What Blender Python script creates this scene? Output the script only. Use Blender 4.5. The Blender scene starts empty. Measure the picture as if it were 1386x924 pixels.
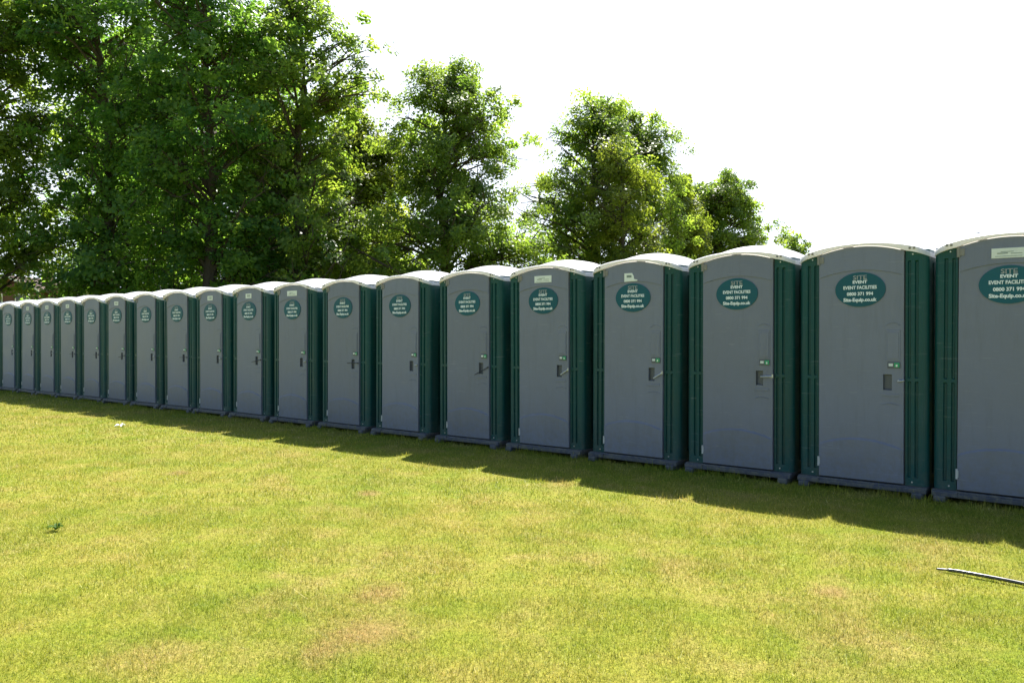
import bpy, bmesh, math, random
import numpy as np
from mathutils import Vector, Matrix

SC = bpy.context.scene
COL = SC.collection
PI = math.pi

# ------------------------------------------------------------------ camera
F_PX = 1057.0                      # focal length in pixels of the 1386 px wide photo
YAW, PITCH, ROLL = -0.674907, -0.005459, 0.001045
ZB = 0.10                          # door sill above the ground
CAM_H = 1.29623 + ZB
ROW_Y = 7.523                      # plane of the row of doors
DOOR_W = 0.733
cam_d = bpy.data.cameras.new('camera')
cam = bpy.data.objects.new('camera', cam_d)
COL.objects.link(cam)
SC.camera = cam
cam_d.sensor_fit = 'HORIZONTAL'
cam_d.sensor_width = 23.6
cam_d.lens = 23.6 * F_PX / 1386.0
cam_d.clip_end = 3000
FW = Vector((math.sin(YAW) * math.cos(PITCH), math.cos(YAW) * math.cos(PITCH), math.sin(PITCH)))
RT = Vector((math.cos(YAW), -math.sin(YAW), 0))
UP = RT.cross(FW)
RT2 = math.cos(ROLL) * RT + math.sin(ROLL) * UP
UP2 = -math.sin(ROLL) * RT + math.cos(ROLL) * UP
cam.matrix_world = Matrix(((RT2.x, UP2.x, -FW.x, 0), (RT2.y, UP2.y, -FW.y, 0), (RT2.z, UP2.z, -FW.z, CAM_H), (0, 0, 0, 1)))
cam_d.dof.use_dof = False

# ------------------------------------------------------------------ light
SUN_AZ = math.atan2(-0.62, 1.2)
SUN_EL = math.radians(55)
SDIR = Vector((math.sin(SUN_AZ) * math.cos(SUN_EL), math.cos(SUN_AZ) * math.cos(SUN_EL), math.sin(SUN_EL)))
w = bpy.data.worlds.new('World')
SC.world = w
w.use_nodes = True
nt = w.node_tree
bg = nt.nodes['Background']
sky = nt.nodes.new('ShaderNodeTexSky')
sky.sky_type = 'NISHITA'
sky.sun_disc = False
sky.sun_elevation = SUN_EL
sky.sun_rotation = SUN_AZ
sky.air_density = 1.0
sky.dust_density = 0.4
sky.ozone_density = 3.0
# bright summer haze on the sunward half of the sky, clearer blue sky on the other half
tcw = nt.nodes.new('ShaderNodeTexCoord')
dot = nt.nodes.new('ShaderNodeVectorMath')
dot.operation = 'DOT_PRODUCT'
dot.inputs[1].default_value = Vector((-0.33, 0.92, 0.10)).normalized()
nt.links.new(tcw.outputs['Generated'], dot.inputs[0])
hz = nt.nodes.new('ShaderNodeMapRange')
hz.interpolation_type = 'SMOOTHSTEP'
hz.inputs['From Min'].default_value = 0.05
hz.inputs['From Max'].default_value = 0.60
nt.links.new(dot.outputs['Value'], hz.inputs['Value'])
hmix = nt.nodes.new('ShaderNodeMix')
hmix.data_type = 'RGBA'
nt.links.new(hz.outputs[0], hmix.inputs[0])
nt.links.new(sky.outputs[0], hmix.inputs[6])
hmix.inputs[7].default_value = (8.2, 9.0, 10.2, 1)
nt.links.new(hmix.outputs[2], bg.inputs[0])
bg.inputs[1].default_value = 0.064
sun_d = bpy.data.lights.new('sun', 'SUN')
sun_d.energy = 5.0
sun_d.angle = math.radians(0.5)
sun_d.color = (1.0, 0.95, 0.87)
sun = bpy.data.objects.new('sun', sun_d)
COL.objects.link(sun)
sun.rotation_euler = SDIR.to_track_quat('Z', 'Y').to_euler()
sun.location = SDIR * 60
SC.view_settings.view_transform = 'Standard'
SC.view_settings.look = 'None'
SC.view_settings.gamma = 1
SC.view_settings.exposure = 1.55
SC.view_settings.use_curve_mapping = False


def ray(px, py):
    return FW + RT2 * ((px - 693) / F_PX) - UP2 * ((py - 462) / F_PX)


def ground_at(px, py, z=0.0):
    v = ray(px, py)
    t = (z - CAM_H) / v.z
    return Vector((0, 0, CAM_H)) + v * t


# ------------------------------------------------------------------ helpers
def mat(name, col, rough=0.5, noise=0.0, scale=8.0, bump=0.0, bscale=40.0, rand=0.0, spec=0.5, metal=0.0,
        transl=0.0, tcol=None):
    m = bpy.data.materials.new(name)
    m.use_nodes = True
    n = m.node_tree.nodes
    L = m.node_tree.links
    p = n['Principled BSDF']
    p.inputs['Roughness'].default_value = rough
    p.inputs['Specular IOR Level'].default_value = spec
    p.inputs['Metallic'].default_value = metal
    tc = n.new('ShaderNodeTexCoord')
    rgb = n.new('ShaderNodeRGB')
    rgb.outputs[0].default_value = (*col, 1)
    out = rgb.outputs[0]
    if noise or rand:
        hsv = n.new('ShaderNodeHueSaturation')
        L.new(out, hsv.inputs['Color'])
        val = None
        if noise:
            nz = n.new('ShaderNodeTexNoise')
            nz.inputs['Scale'].default_value = scale
            nz.inputs['Detail'].default_value = 6
            nz.inputs['Roughness'].default_value = 0.65
            oi0 = n.new('ShaderNodeObjectInfo')
            va = n.new('ShaderNodeVectorMath')
            va.operation = 'ADD'
            L.new(tc.outputs['Object'], va.inputs[0])
            L.new(oi0.outputs['Location'], va.inputs[1])
            L.new(va.outputs[0], nz.inputs['Vector'])
            mr = n.new('ShaderNodeMapRange')
            mr.inputs['From Min'].default_value = 0.3
            mr.inputs['From Max'].default_value = 0.7
            mr.inputs['To Min'].default_value = 1 - noise
            mr.inputs['To Max'].default_value = 1 + noise
            L.new(nz.outputs[0], mr.inputs['Value'])
            val = mr.outputs[0]
            rr = n.new('ShaderNodeMapRange')
            rr.inputs['From Min'].default_value = 0.3
            rr.inputs['From Max'].default_value = 0.7
            rr.inputs['To Min'].default_value = rough - 0.06
            rr.inputs['To Max'].default_value = min(1, rough + 0.1)
            L.new(nz.outputs[0], rr.inputs['Value'])
            L.new(rr.outputs[0], p.inputs['Roughness'])
        if rand:
            oi = n.new('ShaderNodeObjectInfo')
            mr2 = n.new('ShaderNodeMapRange')
            mr2.inputs['To Min'].default_value = 1 - rand
            mr2.inputs['To Max'].default_value = 1 + rand
            L.new(oi.outputs['Random'], mr2.inputs['Value'])
            if val:
                mu = n.new('ShaderNodeMath')
                mu.operation = 'MULTIPLY'
                L.new(val, mu.inputs[0])
                L.new(mr2.outputs[0], mu.inputs[1])
                val = mu.outputs[0]
            else:
                val = mr2.outputs[0]
        L.new(val, hsv.inputs['Value'])
        out = hsv.outputs[0]
    L.new(out, p.inputs['Base Color'])
    if bump:
        nz2 = n.new('ShaderNodeTexNoise')
        nz2.inputs['Scale'].default_value = bscale
        nz2.inputs['Detail'].default_value = 3
        L.new(tc.outputs['Object'], nz2.inputs['Vector'])
        b = n.new('ShaderNodeBump')
        b.inputs['Strength'].default_value = bump
        b.inputs['Distance'].default_value = 0.01
        L.new(nz2.outputs[0], b.inputs['Height'])
        L.new(b.outputs[0], p.inputs['Normal'])
    if transl:
        t = n.new('ShaderNodeBsdfTranslucent')
        t.inputs[0].default_value = (*(tcol or col), 1)
        mx = n.new('ShaderNodeMixShader')
        mx.inputs[0].default_value = transl
        L.new(p.outputs[0], mx.inputs[1])
        L.new(t.outputs[0], mx.inputs[2])
        L.new(mx.outputs[0], n['Material Output'].inputs[0])
    return m


def link(name, me, material, parent=None, loc=None, smooth=False):
    if material:
        for m in (material if isinstance(material, (list, tuple)) else [material]):
            me.materials.append(m)
    o = bpy.data.objects.new(name, me)
    COL.objects.link(o)
    if parent:
        o.parent = parent
    if loc is not None:
        o.location = loc
    if smooth:
        me.polygons.foreach_set('use_smooth', [True] * len(me.polygons))
    return o


def fin(name, bm, material, parent=None, loc=None, smooth=False, recalc=True):
    if recalc:
        bmesh.ops.recalc_face_normals(bm, faces=bm.faces[:])
    me = bpy.data.meshes.new(name)
    bm.to_mesh(me)
    bm.free()
    return link(name, me, material, parent, loc, smooth)


def empty(name, loc, label, cat, group=None, rz=0.0):
    o = bpy.data.objects.new(name, None)
    o.empty_display_size = 0.2
    o.location = loc
    o.rotation_euler = (0, 0, rz)
    COL.objects.link(o)
    tag(o, label, cat, group)
    return o


def tag(o, label=None, cat=None, group=None, kind=None):
    if label:
        o['label'] = label
    if cat:
        o['category'] = cat
    if group:
        o['group'] = group
    if kind:
        o['kind'] = kind
    return o


def bx(bm, x0, x1, y0, y1, z0, z1, bev=0.0):
    vs = [bm.verts.new((x, y, z)) for z in (z0, z1) for y in (y0, y1) for x in (x0, x1)]
    idx = [(0, 1, 3, 2), (4, 6, 7, 5), (0, 4, 5, 1), (1, 5, 7, 3), (3, 7, 6, 2), (2, 6, 4, 0)]
    fs = [bm.faces.new([vs[i] for i in f]) for f in idx]
    if bev:
        es = list({e for f in fs for e in f.edges})
        bmesh.ops.bevel(bm, geom=es, offset=bev, segments=2, affect='EDGES', profile=0.6)


def tube(bm, pts, rad, n=8, caps=True):
    pts = [Vector(p) for p in pts]
    rings = []
    for i, p in enumerate(pts):
        d = (pts[min(i + 1, len(pts) - 1)] - pts[max(i - 1, 0)]).normalized()
        a = d.cross(Vector((0, 0, 1)))
        if a.length < 1e-3:
            a = d.cross(Vector((1, 0, 0)))
        a.normalize()
        b = d.cross(a)
        r = rad[i] if isinstance(rad, (list, tuple)) else rad
        rings.append([bm.verts.new(p + (a * math.cos(2 * PI * k / n) + b * math.sin(2 * PI * k / n)) * r) for k in range(n)])
    for q in range(len(rings) - 1):
        for k in range(n):
            bm.faces.new((rings[q][k], rings[q][(k + 1) % n], rings[q + 1][(k + 1) % n], rings[q + 1][k]))
    if caps:
        bm.faces.new(rings[0][::-1])
        bm.faces.new(rings[-1])


def text_mesh(body, size, bold=0.0, sx=1.0):
    cu = bpy.data.curves.new('lettering', 'FONT')
    cu.body = body
    cu.size = size
    cu.align_x = 'CENTER'
    cu.offset = bold
    cu.resolution_u = 3
    cu.extrude = 0.0008
    o = bpy.data.objects.new('lettering', cu)
    COL.objects.link(o)
    dg = bpy.context.evaluated_depsgraph_get()
    me = bpy.data.meshes.new_from_object(o.evaluated_get(dg))
    bpy.data.objects.remove(o)
    return me


# ------------------------------------------------------------------ materials
M_DOOR = mat('grey moulded plastic', (0.170, 0.186, 0.250), 0.45, 0.07, 3.0, 0.10, 120, rand=0.06)
M_GREEN = mat('green moulded plastic', (0.004, 0.062, 0.060), 0.42, 0.10, 3.0, 0.10, 100, rand=0.08, spec=0.3)
M_BASE = mat('blue grey skid plastic', (0.052, 0.060, 0.084), 0.5, 0.2, 6.0, 0.2, 60, rand=0.08)
M_ROOF = mat('translucent white roof plastic', (0.76, 0.78, 0.83), 0.45, 0.04, 3.0, 0.05, 60, transl=0.35,
             tcol=(0.86, 0.81, 0.72))
M_DARK = mat('black recess plastic', (0.02, 0.021, 0.026), 0.5)
M_POCKET = mat('dark grey pocket plastic', (0.10, 0.108, 0.130), 0.5)
M_TEAL = mat('teal sticker vinyl', (0.003, 0.088, 0.122), 0.4, 0.05, 5.0, rand=0.06, spec=0.3)
M_WHITE = mat('white print', (0.78, 0.84, 0.90), 0.5)
M_GREYP = mat('grey print', (0.40, 0.40, 0.42), 0.5)
M_PLAC = mat('white card', (0.72, 0.76, 0.74), 0.45, 0.06, 20.0, rand=0.06)
M_INK = mat('faded ink', (0.20, 0.25, 0.24), 0.6)
M_METAL = mat('galvanised metal', (0.55, 0.55, 0.55), 0.38, 0.12, 30.0, metal=0.7)
M_HINGE = mat('pale hinge plastic', (0.50, 0.50, 0.48), 0.5, 0.1, 30.0)
M_HINGET = mat('brown grey hinge plastic', (0.22, 0.21, 0.20), 0.5, 0.1, 30.0)
M_SIGNG = mat('green indicator enamel', (0.01, 0.30, 0.13), 0.35)

def weather(m, dirt=(0.16, 0.15, 0.12), amount=0.5, height=0.55):
    """splashed dried mud near the foot and pale scuffs, both with their own noise shapes"""
    n = m.node_tree.nodes
    L = m.node_tree.links
    p = n['Principled BSDF']
    src = p.inputs['Base Color'].links[0].from_socket
    tc = n.new('ShaderNodeTexCoord')
    oi = n.new('ShaderNodeObjectInfo')
    va = n.new('ShaderNodeVectorMath')
    va.operation = 'ADD'
    L.new(tc.outputs['Object'], va.inputs[0])
    L.new(oi.outputs['Location'], va.inputs[1])

    def noise(scale, detail, rough, stretch=None):
        mp = n.new('ShaderNodeMapping')
        if stretch:
            mp.inputs['Scale'].default_value = stretch[0]
            mp.inputs['Rotation'].default_value = stretch[1]
        L.new(va.outputs[0], mp.inputs['Vector'])
        z = n.new('ShaderNodeTexNoise')
        z.inputs['Scale'].default_value = scale
        z.inputs['Detail'].default_value = detail
        z.inputs['Roughness'].default_value = rough
        L.new(mp.outputs[0], z.inputs['Vector'])
        return z.outputs[0]

    def rng_(src_, a, b, c=0.0, d=1.0):
        r = n.new('ShaderNodeMapRange')
        for k, v in zip(('From Min', 'From Max', 'To Min', 'To Max'), (a, b, c, d)):
            r.inputs[k].default_value = v
        L.new(src_, r.inputs['Value'])
        return r.outputs[0]

    def mul(a, b):
        x = n.new('ShaderNodeMath')
        x.operation = 'MULTIPLY'
        L.new(a, x.inputs[0])
        if isinstance(b, float):
            x.inputs[1].default_value = b
        else:
            L.new(b, x.inputs[1])
        return x.outputs[0]
    sep = n.new('ShaderNodeSeparateXYZ')
    L.new(tc.outputs['Object'], sep.inputs[0])
    foot = rng_(sep.outputs['Z'], ZB, ZB + height, 1.0, 0.0)
    f1 = mul(mul(rng_(noise(16, 6, 0.75), 0.42, 0.62), foot), amount)
    def mixc(f, a, col):
        x = n.new('ShaderNodeMix')
        x.data_type = 'RGBA'
        L.new(f, x.inputs[0])
        L.new(a, x.inputs[6])
        x.inputs[7].default_value = (*col, 1)
        return x.outputs[2]
    c = mixc(f1, src, dirt)
    f2 = mul(rng_(noise(5, 3, 0.6, ((1, 1, 14), (0, 0.5, 0))), 0.64, 0.74), 0.22)
    c = mixc(f2, c, (0.42, 0.43, 0.44))
    f3 = mul(rng_(noise(2.2, 4, 0.7, ((6, 6, 0.7), (0, 0, 0))), 0.5, 0.8), 0.30)
    c = mixc(f3, c, (0.10, 0.105, 0.11))
    L.new(c, p.inputs['Base Color'])


weather(M_DOOR)
weather(M_GREEN, (0.10, 0.11, 0.08), 0.4, 0.4)
weather(M_BASE, (0.14, 0.13, 0.10), 0.9, 0.4)

# ------------------------------------------------------------------ ground
WORN = []
for _px, _py, _r in ((500, 850, 0.42), (440, 880, 0.30), (520, 800, 0.25), (500, 668, 0.22), (1130, 800, 0.2), (240, 640, 0.25)):
    _g = ground_at(_px, _py)
    WORN.append((_g.x, _g.y, _r))


def grass_color_nodes(m, base_in, dark=1.0, blades=True):
    n = m.node_tree.nodes
    L = m.node_tree.links
    geo = n.new('ShaderNodeNewGeometry')

    def noise(scale, detail, off, rough=0.55):
        mp = n.new('ShaderNodeMapping')
        mp.inputs['Location'].default_value = off
        L.new(geo.outputs['Position'], mp.inputs['Vector'])
        z = n.new('ShaderNodeTexNoise')
        z.inputs['Scale'].default_value = scale
        z.inputs['Detail'].default_value = detail
        z.inputs['Roughness'].default_value = rough
        L.new(mp.outputs[0], z.inputs['Vector'])
        return z.outputs[0]

    def ramp(src, stops):
        r = n.new('ShaderNodeValToRGB')
        e = r.color_ramp.elements
        while len(e) > 1:
            e.remove(e[0])
        e[0].position = stops[0][0]
        e[0].color = (*stops[0][1], 1)
        for p_, c_ in stops[1:]:
            k = e.new(p_)
            k.color = (*c_, 1)
        L.new(src, r.inputs[0])
        return r.outputs[0]

    def mix(fac, a, b, mode='MIX'):
        x = n.new('ShaderNodeMix')
        x.data_type = 'RGBA'
        x.blend_type = mode
        if isinstance(fac, float):
            x.inputs[0].default_value = fac
        else:
            L.new(fac, x.inputs[0])
        for s, v in ((6, a), (7, b)):
            if isinstance(v, tuple):
                x.inputs[s].default_value = (*v, 1)
            else:
                L.new(v, x.inputs[s])
        return x.outputs[2]

    k = dark
    big = ramp(noise(0.55, 4, (3, 8, 0)), [(0.30, (0.180 * k, 0.215 * k, 0.022 * k)), (0.5, (0.252 * k, 0.262 * k, 0.030 * k)),
                                          (0.66, (0.33 * k, 0.280 * k, 0.055 * k))])
    mid = ramp(noise(2.6, 5, (1, 2, 0), 0.65), [(0.36, (0.175 * k, 0.240 * k, 0.014 * k)), (0.52, (0.255 * k, 0.265 * k, 0.032 * k)),
                                                (0.70, (0.36 * k, 0.30 * k, 0.085 * k))])
    c = mix(0.55, big, mid)
    # dry straw patches
    dry = n.new('ShaderNodeMapRange')
    dry.inputs['From Min'].default_value = 0.53
    dry.inputs['From Max'].default_value = 0.74
    L.new(noise(0.9, 6, (7.3, 1.9, 0), 0.7), dry.inputs['Value'])
    c = mix(dry.outputs[0], c, (0.345 * k, 0.270 * k, 0.080 * k))
    for (wx, wy, wr) in WORN:
        sb = n.new('ShaderNodeVectorMath')
        sb.operation = 'DISTANCE'
        sb.inputs[1].default_value = (wx, wy, 0)
        L.new(geo.outputs['Position'], sb.inputs[0])
        ds = n.new('ShaderNodeMath')
        ds.operation = 'MULTIPLY_ADD'
        L.new(noise(3.5, 5, (wx, 0, 0), 0.7), ds.inputs[0])
        ds.inputs[1].default_value = wr * 1.6
        L.new(sb.outputs['Value'], ds.inputs[2])
        mr = n.new('ShaderNodeMapRange')
        mr.interpolation_type = 'SMOOTHSTEP'
        for kk, vv in zip(('From Min', 'From Max', 'To Min', 'To Max'), (wr * 0.75, wr * 1.7, 0.75, 0.0)):
            mr.inputs[kk].default_value = vv
        L.new(ds.outputs[0], mr.inputs['Value'])
        c = mix(mr.outputs[0], c, (0.305 * k, 0.205 * k, 0.075 * k))
    sp = ramp(noise(34, 3, (5, 5, 0), 0.75), [(0.30, (0.66, 0.70, 0.60)), (0.5, (1.0, 1.0, 1.0)), (0.68, (1.38, 1.30, 1.5))])
    c = mix(0.9, c, sp, 'MULTIPLY')
    return c, noise, ramp, mix


def mat_grass_ground():
    m = bpy.data.materials.new('lawn soil and thatch')
    m.use_nodes = True
    p = m.node_tree.nodes['Principled BSDF']
    L = m.node_tree.links
    c, noise, ramp, mix = grass_color_nodes(m, None, 0.80)
    f = ramp(noise(90, 4, (0, 0, 0), 0.7), [(0.3, (0.45, 0.45, 0.45)), (0.7, (1.35, 1.35, 1.35))])
    c = mix(0.8, c, f, 'MULTIPLY')
    L.new(c, p.inputs['Base Color'])
    p.inputs['Roughness'].default_value = 0.9
    p.inputs['Specular IOR Level'].default_value = 0.1
    b = m.node_tree.nodes.new('ShaderNodeBump')
    b.inputs['Strength'].default_value = 0.6
    b.inputs['Distance'].default_value = 0.02
    L.new(noise(70, 4, (2, 2, 2), 0.7), b.inputs['Height'])
    L.new(b.outputs[0], p.inputs['Normal'])
    return m


def mat_blade():
    m = bpy.data.materials.new('grass blades')
    m.use_nodes = True
    n = m.node_tree.nodes
    L = m.node_tree.links
    p = n['Principled BSDF']
    c, noise, ramp, mix = grass_color_nodes(m, None, 1.2)
    at = n.new('ShaderNodeAttribute')
    at.attribute_name = 'rnd'
    var = ramp(at.outputs['Fac'], [(0.0, (0.55, 0.68, 0.45)), (0.45, (0.95, 1.0, 0.85)), (0.8, (1.2, 1.12, 1.1)), (0.94, (1.45, 1.28, 1.7)), (1.0, (2.0, 1.75, 4.0))])
    c = mix(1.0, c, var, 'MULTIPLY')
    L.new(c, p.inputs['Base Color'])
    p.inputs['Roughness'].default_value = 0.55
    p.inputs['Specular IOR Level'].default_value = 0.25
    t = n.new('ShaderNodeBsdfTranslucent')
    L.new(c, t.inputs[0])
    mx = n.new('ShaderNodeMixShader')
    mx.inputs[0].default_value = 0.35
    L.new(p.outputs[0], mx.inputs[1])
    L.new(t.outputs[0], mx.inputs[2])
    L.new(mx.outputs[0], n['Material Output'].inputs[0])
    return m


bm = bmesh.new()
rs = [0, 4, 10, 25, 60, 150, 400, 1200]
prev = None
for r in rs:
    if r == 0:
        ring = [bm.verts.new((0, 0, 0))]
    else:
        ring = [bm.verts.new((r * math.cos(2 * PI * k / 48), r * math.sin(2 * PI * k / 48), 0)) for k in range(48)]
    if prev:
        for k in range(48):
            if len(prev) == 1:
                bm.faces.new((prev[0], ring[k], ring[(k + 1) % 48]))
            else:
                bm.faces.new((prev[k], ring[k], ring[(k + 1) % 48], prev[(k + 1) % 48]))
    prev = ring
ground = fin('ground', bm, mat_grass_ground())
tag(ground, 'sunlit yellow green mown lawn with dry straw coloured patches', 'lawn', kind='structure')


def raw_mesh(name, verts, nper, attr=None):
    """verts (N*nper,3) -> N polygons of nper corners each"""
    nv = len(verts)
    nf = nv // nper
    me = bpy.data.meshes.new(name)
    me.vertices.add(nv)
    me.vertices.foreach_set('co', verts.astype(np.float32).ravel())
    me.loops.add(nv)
    me.loops.foreach_set('vertex_index', np.arange(nv, dtype=np.int32))
    me.polygons.add(nf)
    me.polygons.foreach_set('loop_start', np.arange(0, nv, nper, dtype=np.int32))
    if attr is not None:
        a = me.attributes.new('rnd', 'FLOAT', 'FACE')
        a.data.foreach_set('value', attr.astype(np.float32))
    me.update(calc_edges=True)
    return me


def make_grass():
    rng = np.random.default_rng(5)
    V = []
    A = []
    # bands of forward depth: (near, far, blades per m2, height, width)
    for d0, d1, dens, hh, ww in ((2.6, 4.2, 22000, 0.017, 0.0028), (4.2, 6.5, 12000, 0.018, 0.0038), (6.5, 10, 5000, 0.020, 0.0058),
                                 (10, 16, 1900, 0.023, 0.0095), (16, 26, 600, 0.026, 0.016)):
        half1 = d1 * 0.70 + 0.3
        area = (d1 - d0) * 2 * half1
        n = int(area * dens)
        d = rng.uniform(d0, d1, n)
        s = rng.uniform(-half1, half1, n)
        keep = np.abs(s) < d * 0.68 + 0.3
        d = d[keep]
        s = s[keep]
        x = FW.x * d + RT.x * s
        y = FW.y * d + RT.y * s
        keep = (y < ROW_Y + 0.03) | (y > ROW_Y + 1.4)
        keep &= y < ROW_Y + 3
        x = x[keep]
        y = y[keep]
        n = len(x)
        # tufty density
        tn = np.sin(x * 5.1 + 1.3 * np.sin(y * 3.7)) + np.sin(y * 6.3 + 1.7 * np.sin(x * 4.1)) + 0.8 * np.sin(x * 13 + y * 9) + 0.6*np.sin(17*y-11*x)
        h = hh * rng.lognormal(0, 0.32, n) * (1 + 0.14 * tn)
        ht = rng.uniform(0, 1, n)
        h[ht > 0.9990] *= 3.0
        az = rng.uniform(0, 2 * PI, n)
        lean = rng.uniform(0.15, 1.45, n)
        wa = az + rng.normal(PI / 2, 0.5, n)
        wd = ww * rng.uniform(0.6, 1.3, n)
        bpos = np.stack([x, y, np.full(n, -0.002)], 1)
        side = np.stack([np.cos(wa), np.sin(wa), np.zeros(n)], 1) * wd[:, None] * 0.5
        tip = bpos + np.stack([np.cos(az) * np.sin(lean) * h, np.sin(az) * np.sin(lean) * h, np.cos(lean) * h], 1) * 1.25
        v = np.stack([bpos - side, bpos + side, tip], 1).reshape(-1, 3)
        V.append(v)
        r = rng.uniform(0, 1, n)
        A.append(r)
    n = 16000
    x = rng.uniform(-24, 1.5, n)
    cl_ = np.sin(x * 3.1) + np.sin(x * 7.7 + 1) + np.sin(x * 17.3)
    keep = rng.uniform(-1.5, 2.2, n) < cl_
    x = x[keep]
    n = len(x)
    y = ROW_Y - 0.05 - np.abs(rng.normal(0, 0.055, n))
    h = rng.lognormal(-3.05, 0.4, n)
    az = rng.uniform(0, 2 * PI, n)
    lean = rng.uniform(0, 0.7, n)
    bpos = np.stack([x, y, np.full(n, -0.002)], 1)
    side = np.stack([np.cos(az + 1.4), np.sin(az + 1.4), np.zeros(n)], 1) * 0.0035
    tip = bpos + np.stack([np.cos(az) * np.sin(lean) * h, np.sin(az) * np.sin(lean) * h, np.cos(lean) * h], 1)
    V.append(np.stack([bpos - side, bpos + side, tip], 1).reshape(-1, 3))
    A.append(rng.uniform(0, 0.8, n))
    me = raw_mesh('grass', np.concatenate(V), 3, np.concatenate(A))
    g = link('grass', me, mat_blade())
    tag(g, 'short mown grass blades covering the sunlit lawn', 'grass', kind='stuff')


make_grass()

# ------------------------------------------------------------------ portable toilets
HD = 2.06                     # door side height
WT = DOOR_W + 2 * 0.185       # overall width
DEPTH = 1.12
ZT = ZB + HD                  # top of the green walls
HW = WT / 2
DW = DOOR_W / 2
ARCH = 0.066


def arch(x):
    """rise of the door head above its sides"""
    if abs(x) >= DW:
        return 0.0
    R = (DW * DW + ARCH * ARCH) / (2 * ARCH)
    return max(0.0, math.sqrt(R * R - x * x) - (R - ARCH))


def door_mesh(parent):
    bm = bmesh.new()
    px0, px1 = DW - 0.172, DW - 0.100          # handle pocket
    pz0, pz1 = ZB + 0.83, ZB + 0.97
    xs = sorted([-DW + DOOR_W * i / 28 for i in range(29)] + [px0, px1])
    yf, yb = -0.022, 0.012
    g = 0.006
    z0 = ZB + 0.012

    def col(x):
        q = 1 - (x / DW) ** 2
        lo = ZB + 0.312 + 0.074 * q
        up = ZB + 1.842 + 0.062 * q
        e = min(1.0, (DW - abs(x)) / 0.035)
        return [(z0, yf), (lo - 0.16, yf - 0.010 * e), (lo - 0.015, yf - 0.015 * e), (lo, yf), (pz0, yf), (pz1, yf), (up, yf), (up + 0.003, yf - 0.007 * e),
                (up + 0.12, yf - 0.004 * e), (ZT + arch(x * 0.985) - g, yf)]
    xs[0] += 0.005
    xs[-1] -= 0.005
    front = [[bm.verts.new((x, y, z)) for z, y in col(x)] for x in xs]
    back = [[bm.verts.new((x, yb, z)) for z in (col(x)[0][0], col(x)[-1][0])] for x in xs]
    nr = len(front[0])
    for i in range(len(xs) - 1):
        for j in range(nr - 1):
            if j == 4 and px0 - 1e-6 < xs[i] < px1 - 1e-6:
                continue
            bm.faces.new((front[i][j], front[i + 1][j], front[i + 1][j + 1], front[i][j + 1]))
        bm.faces.new((front[i][0], back[i][0], back[i + 1][0], front[i + 1][0]))
        bm.faces.new((front[i][-1], front[i + 1][-1], back[i + 1][1], back[i][1]))
    for i in (0, len(xs) - 1):
        bm.faces.new(front[i] + [back[i][1], back[i][0]])
    # raised mouldings: arcs and the vent panel frame (half sunk ribs)

    def rib(pts, r):
        tube(bm, [(x, yf + r * 0.25, z) for x, z in pts], r, 6)
    bx(bm, DW - 0.146, DW - 0.032, yf - 0.006, yf + 0.004, ZB + 1.09, ZB + 1.365, 0.003)
    bx(bm, DW - 0.134, DW - 0.044, yf - 0.010, yf, ZB + 1.11, ZB + 1.345, 0.003)
    rib([(DW - 0.15 + 0.12 * i / 8, ZB + 1.405 + 0.024 * (1 - (2 * i / 8 - 1) ** 2)) for i in range(9)], 0.005)
    bx(bm, DW - 0.186, DW - 0.040, yf - 0.005, yf + 0.004, ZB + 0.775, ZB + 0.800, 0.003)
    rib([(DW - 0.18 + 0.14 * i / 8, ZB + 0.70 + 0.015 * math.sin(i / 8 * PI)) for i in range(9)], 0.005)
    d = fin('door', bm, M_DOOR, parent)
    # recessed handle pocket (sub-part)
    bm = bmesh.new()
    o = [bm.verts.new(v) for v in ((px0, yf + 0.001, pz0), (px1, yf + 0.001, pz0), (px1, yf + 0.001, pz1), (px0, yf + 0.001, pz1))]
    q = [bm.verts.new(v) for v in ((px0 + 0.006, 0.008, pz0 + 0.006), (px1 - 0.006, 0.008, pz0 + 0.006), (px1 - 0.006, 0.008, pz1 - 0.006), (px0 + 0.006, 0.008, pz1 - 0.006))]
    for k in range(4):
        bm.faces.new((o[k], o[(k + 1) % 4], q[(k + 1) % 4], q[k]))
    bm.faces.new(q)
    fin('handle_pocket', bm, M_POCKET, d)
    return d


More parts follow.
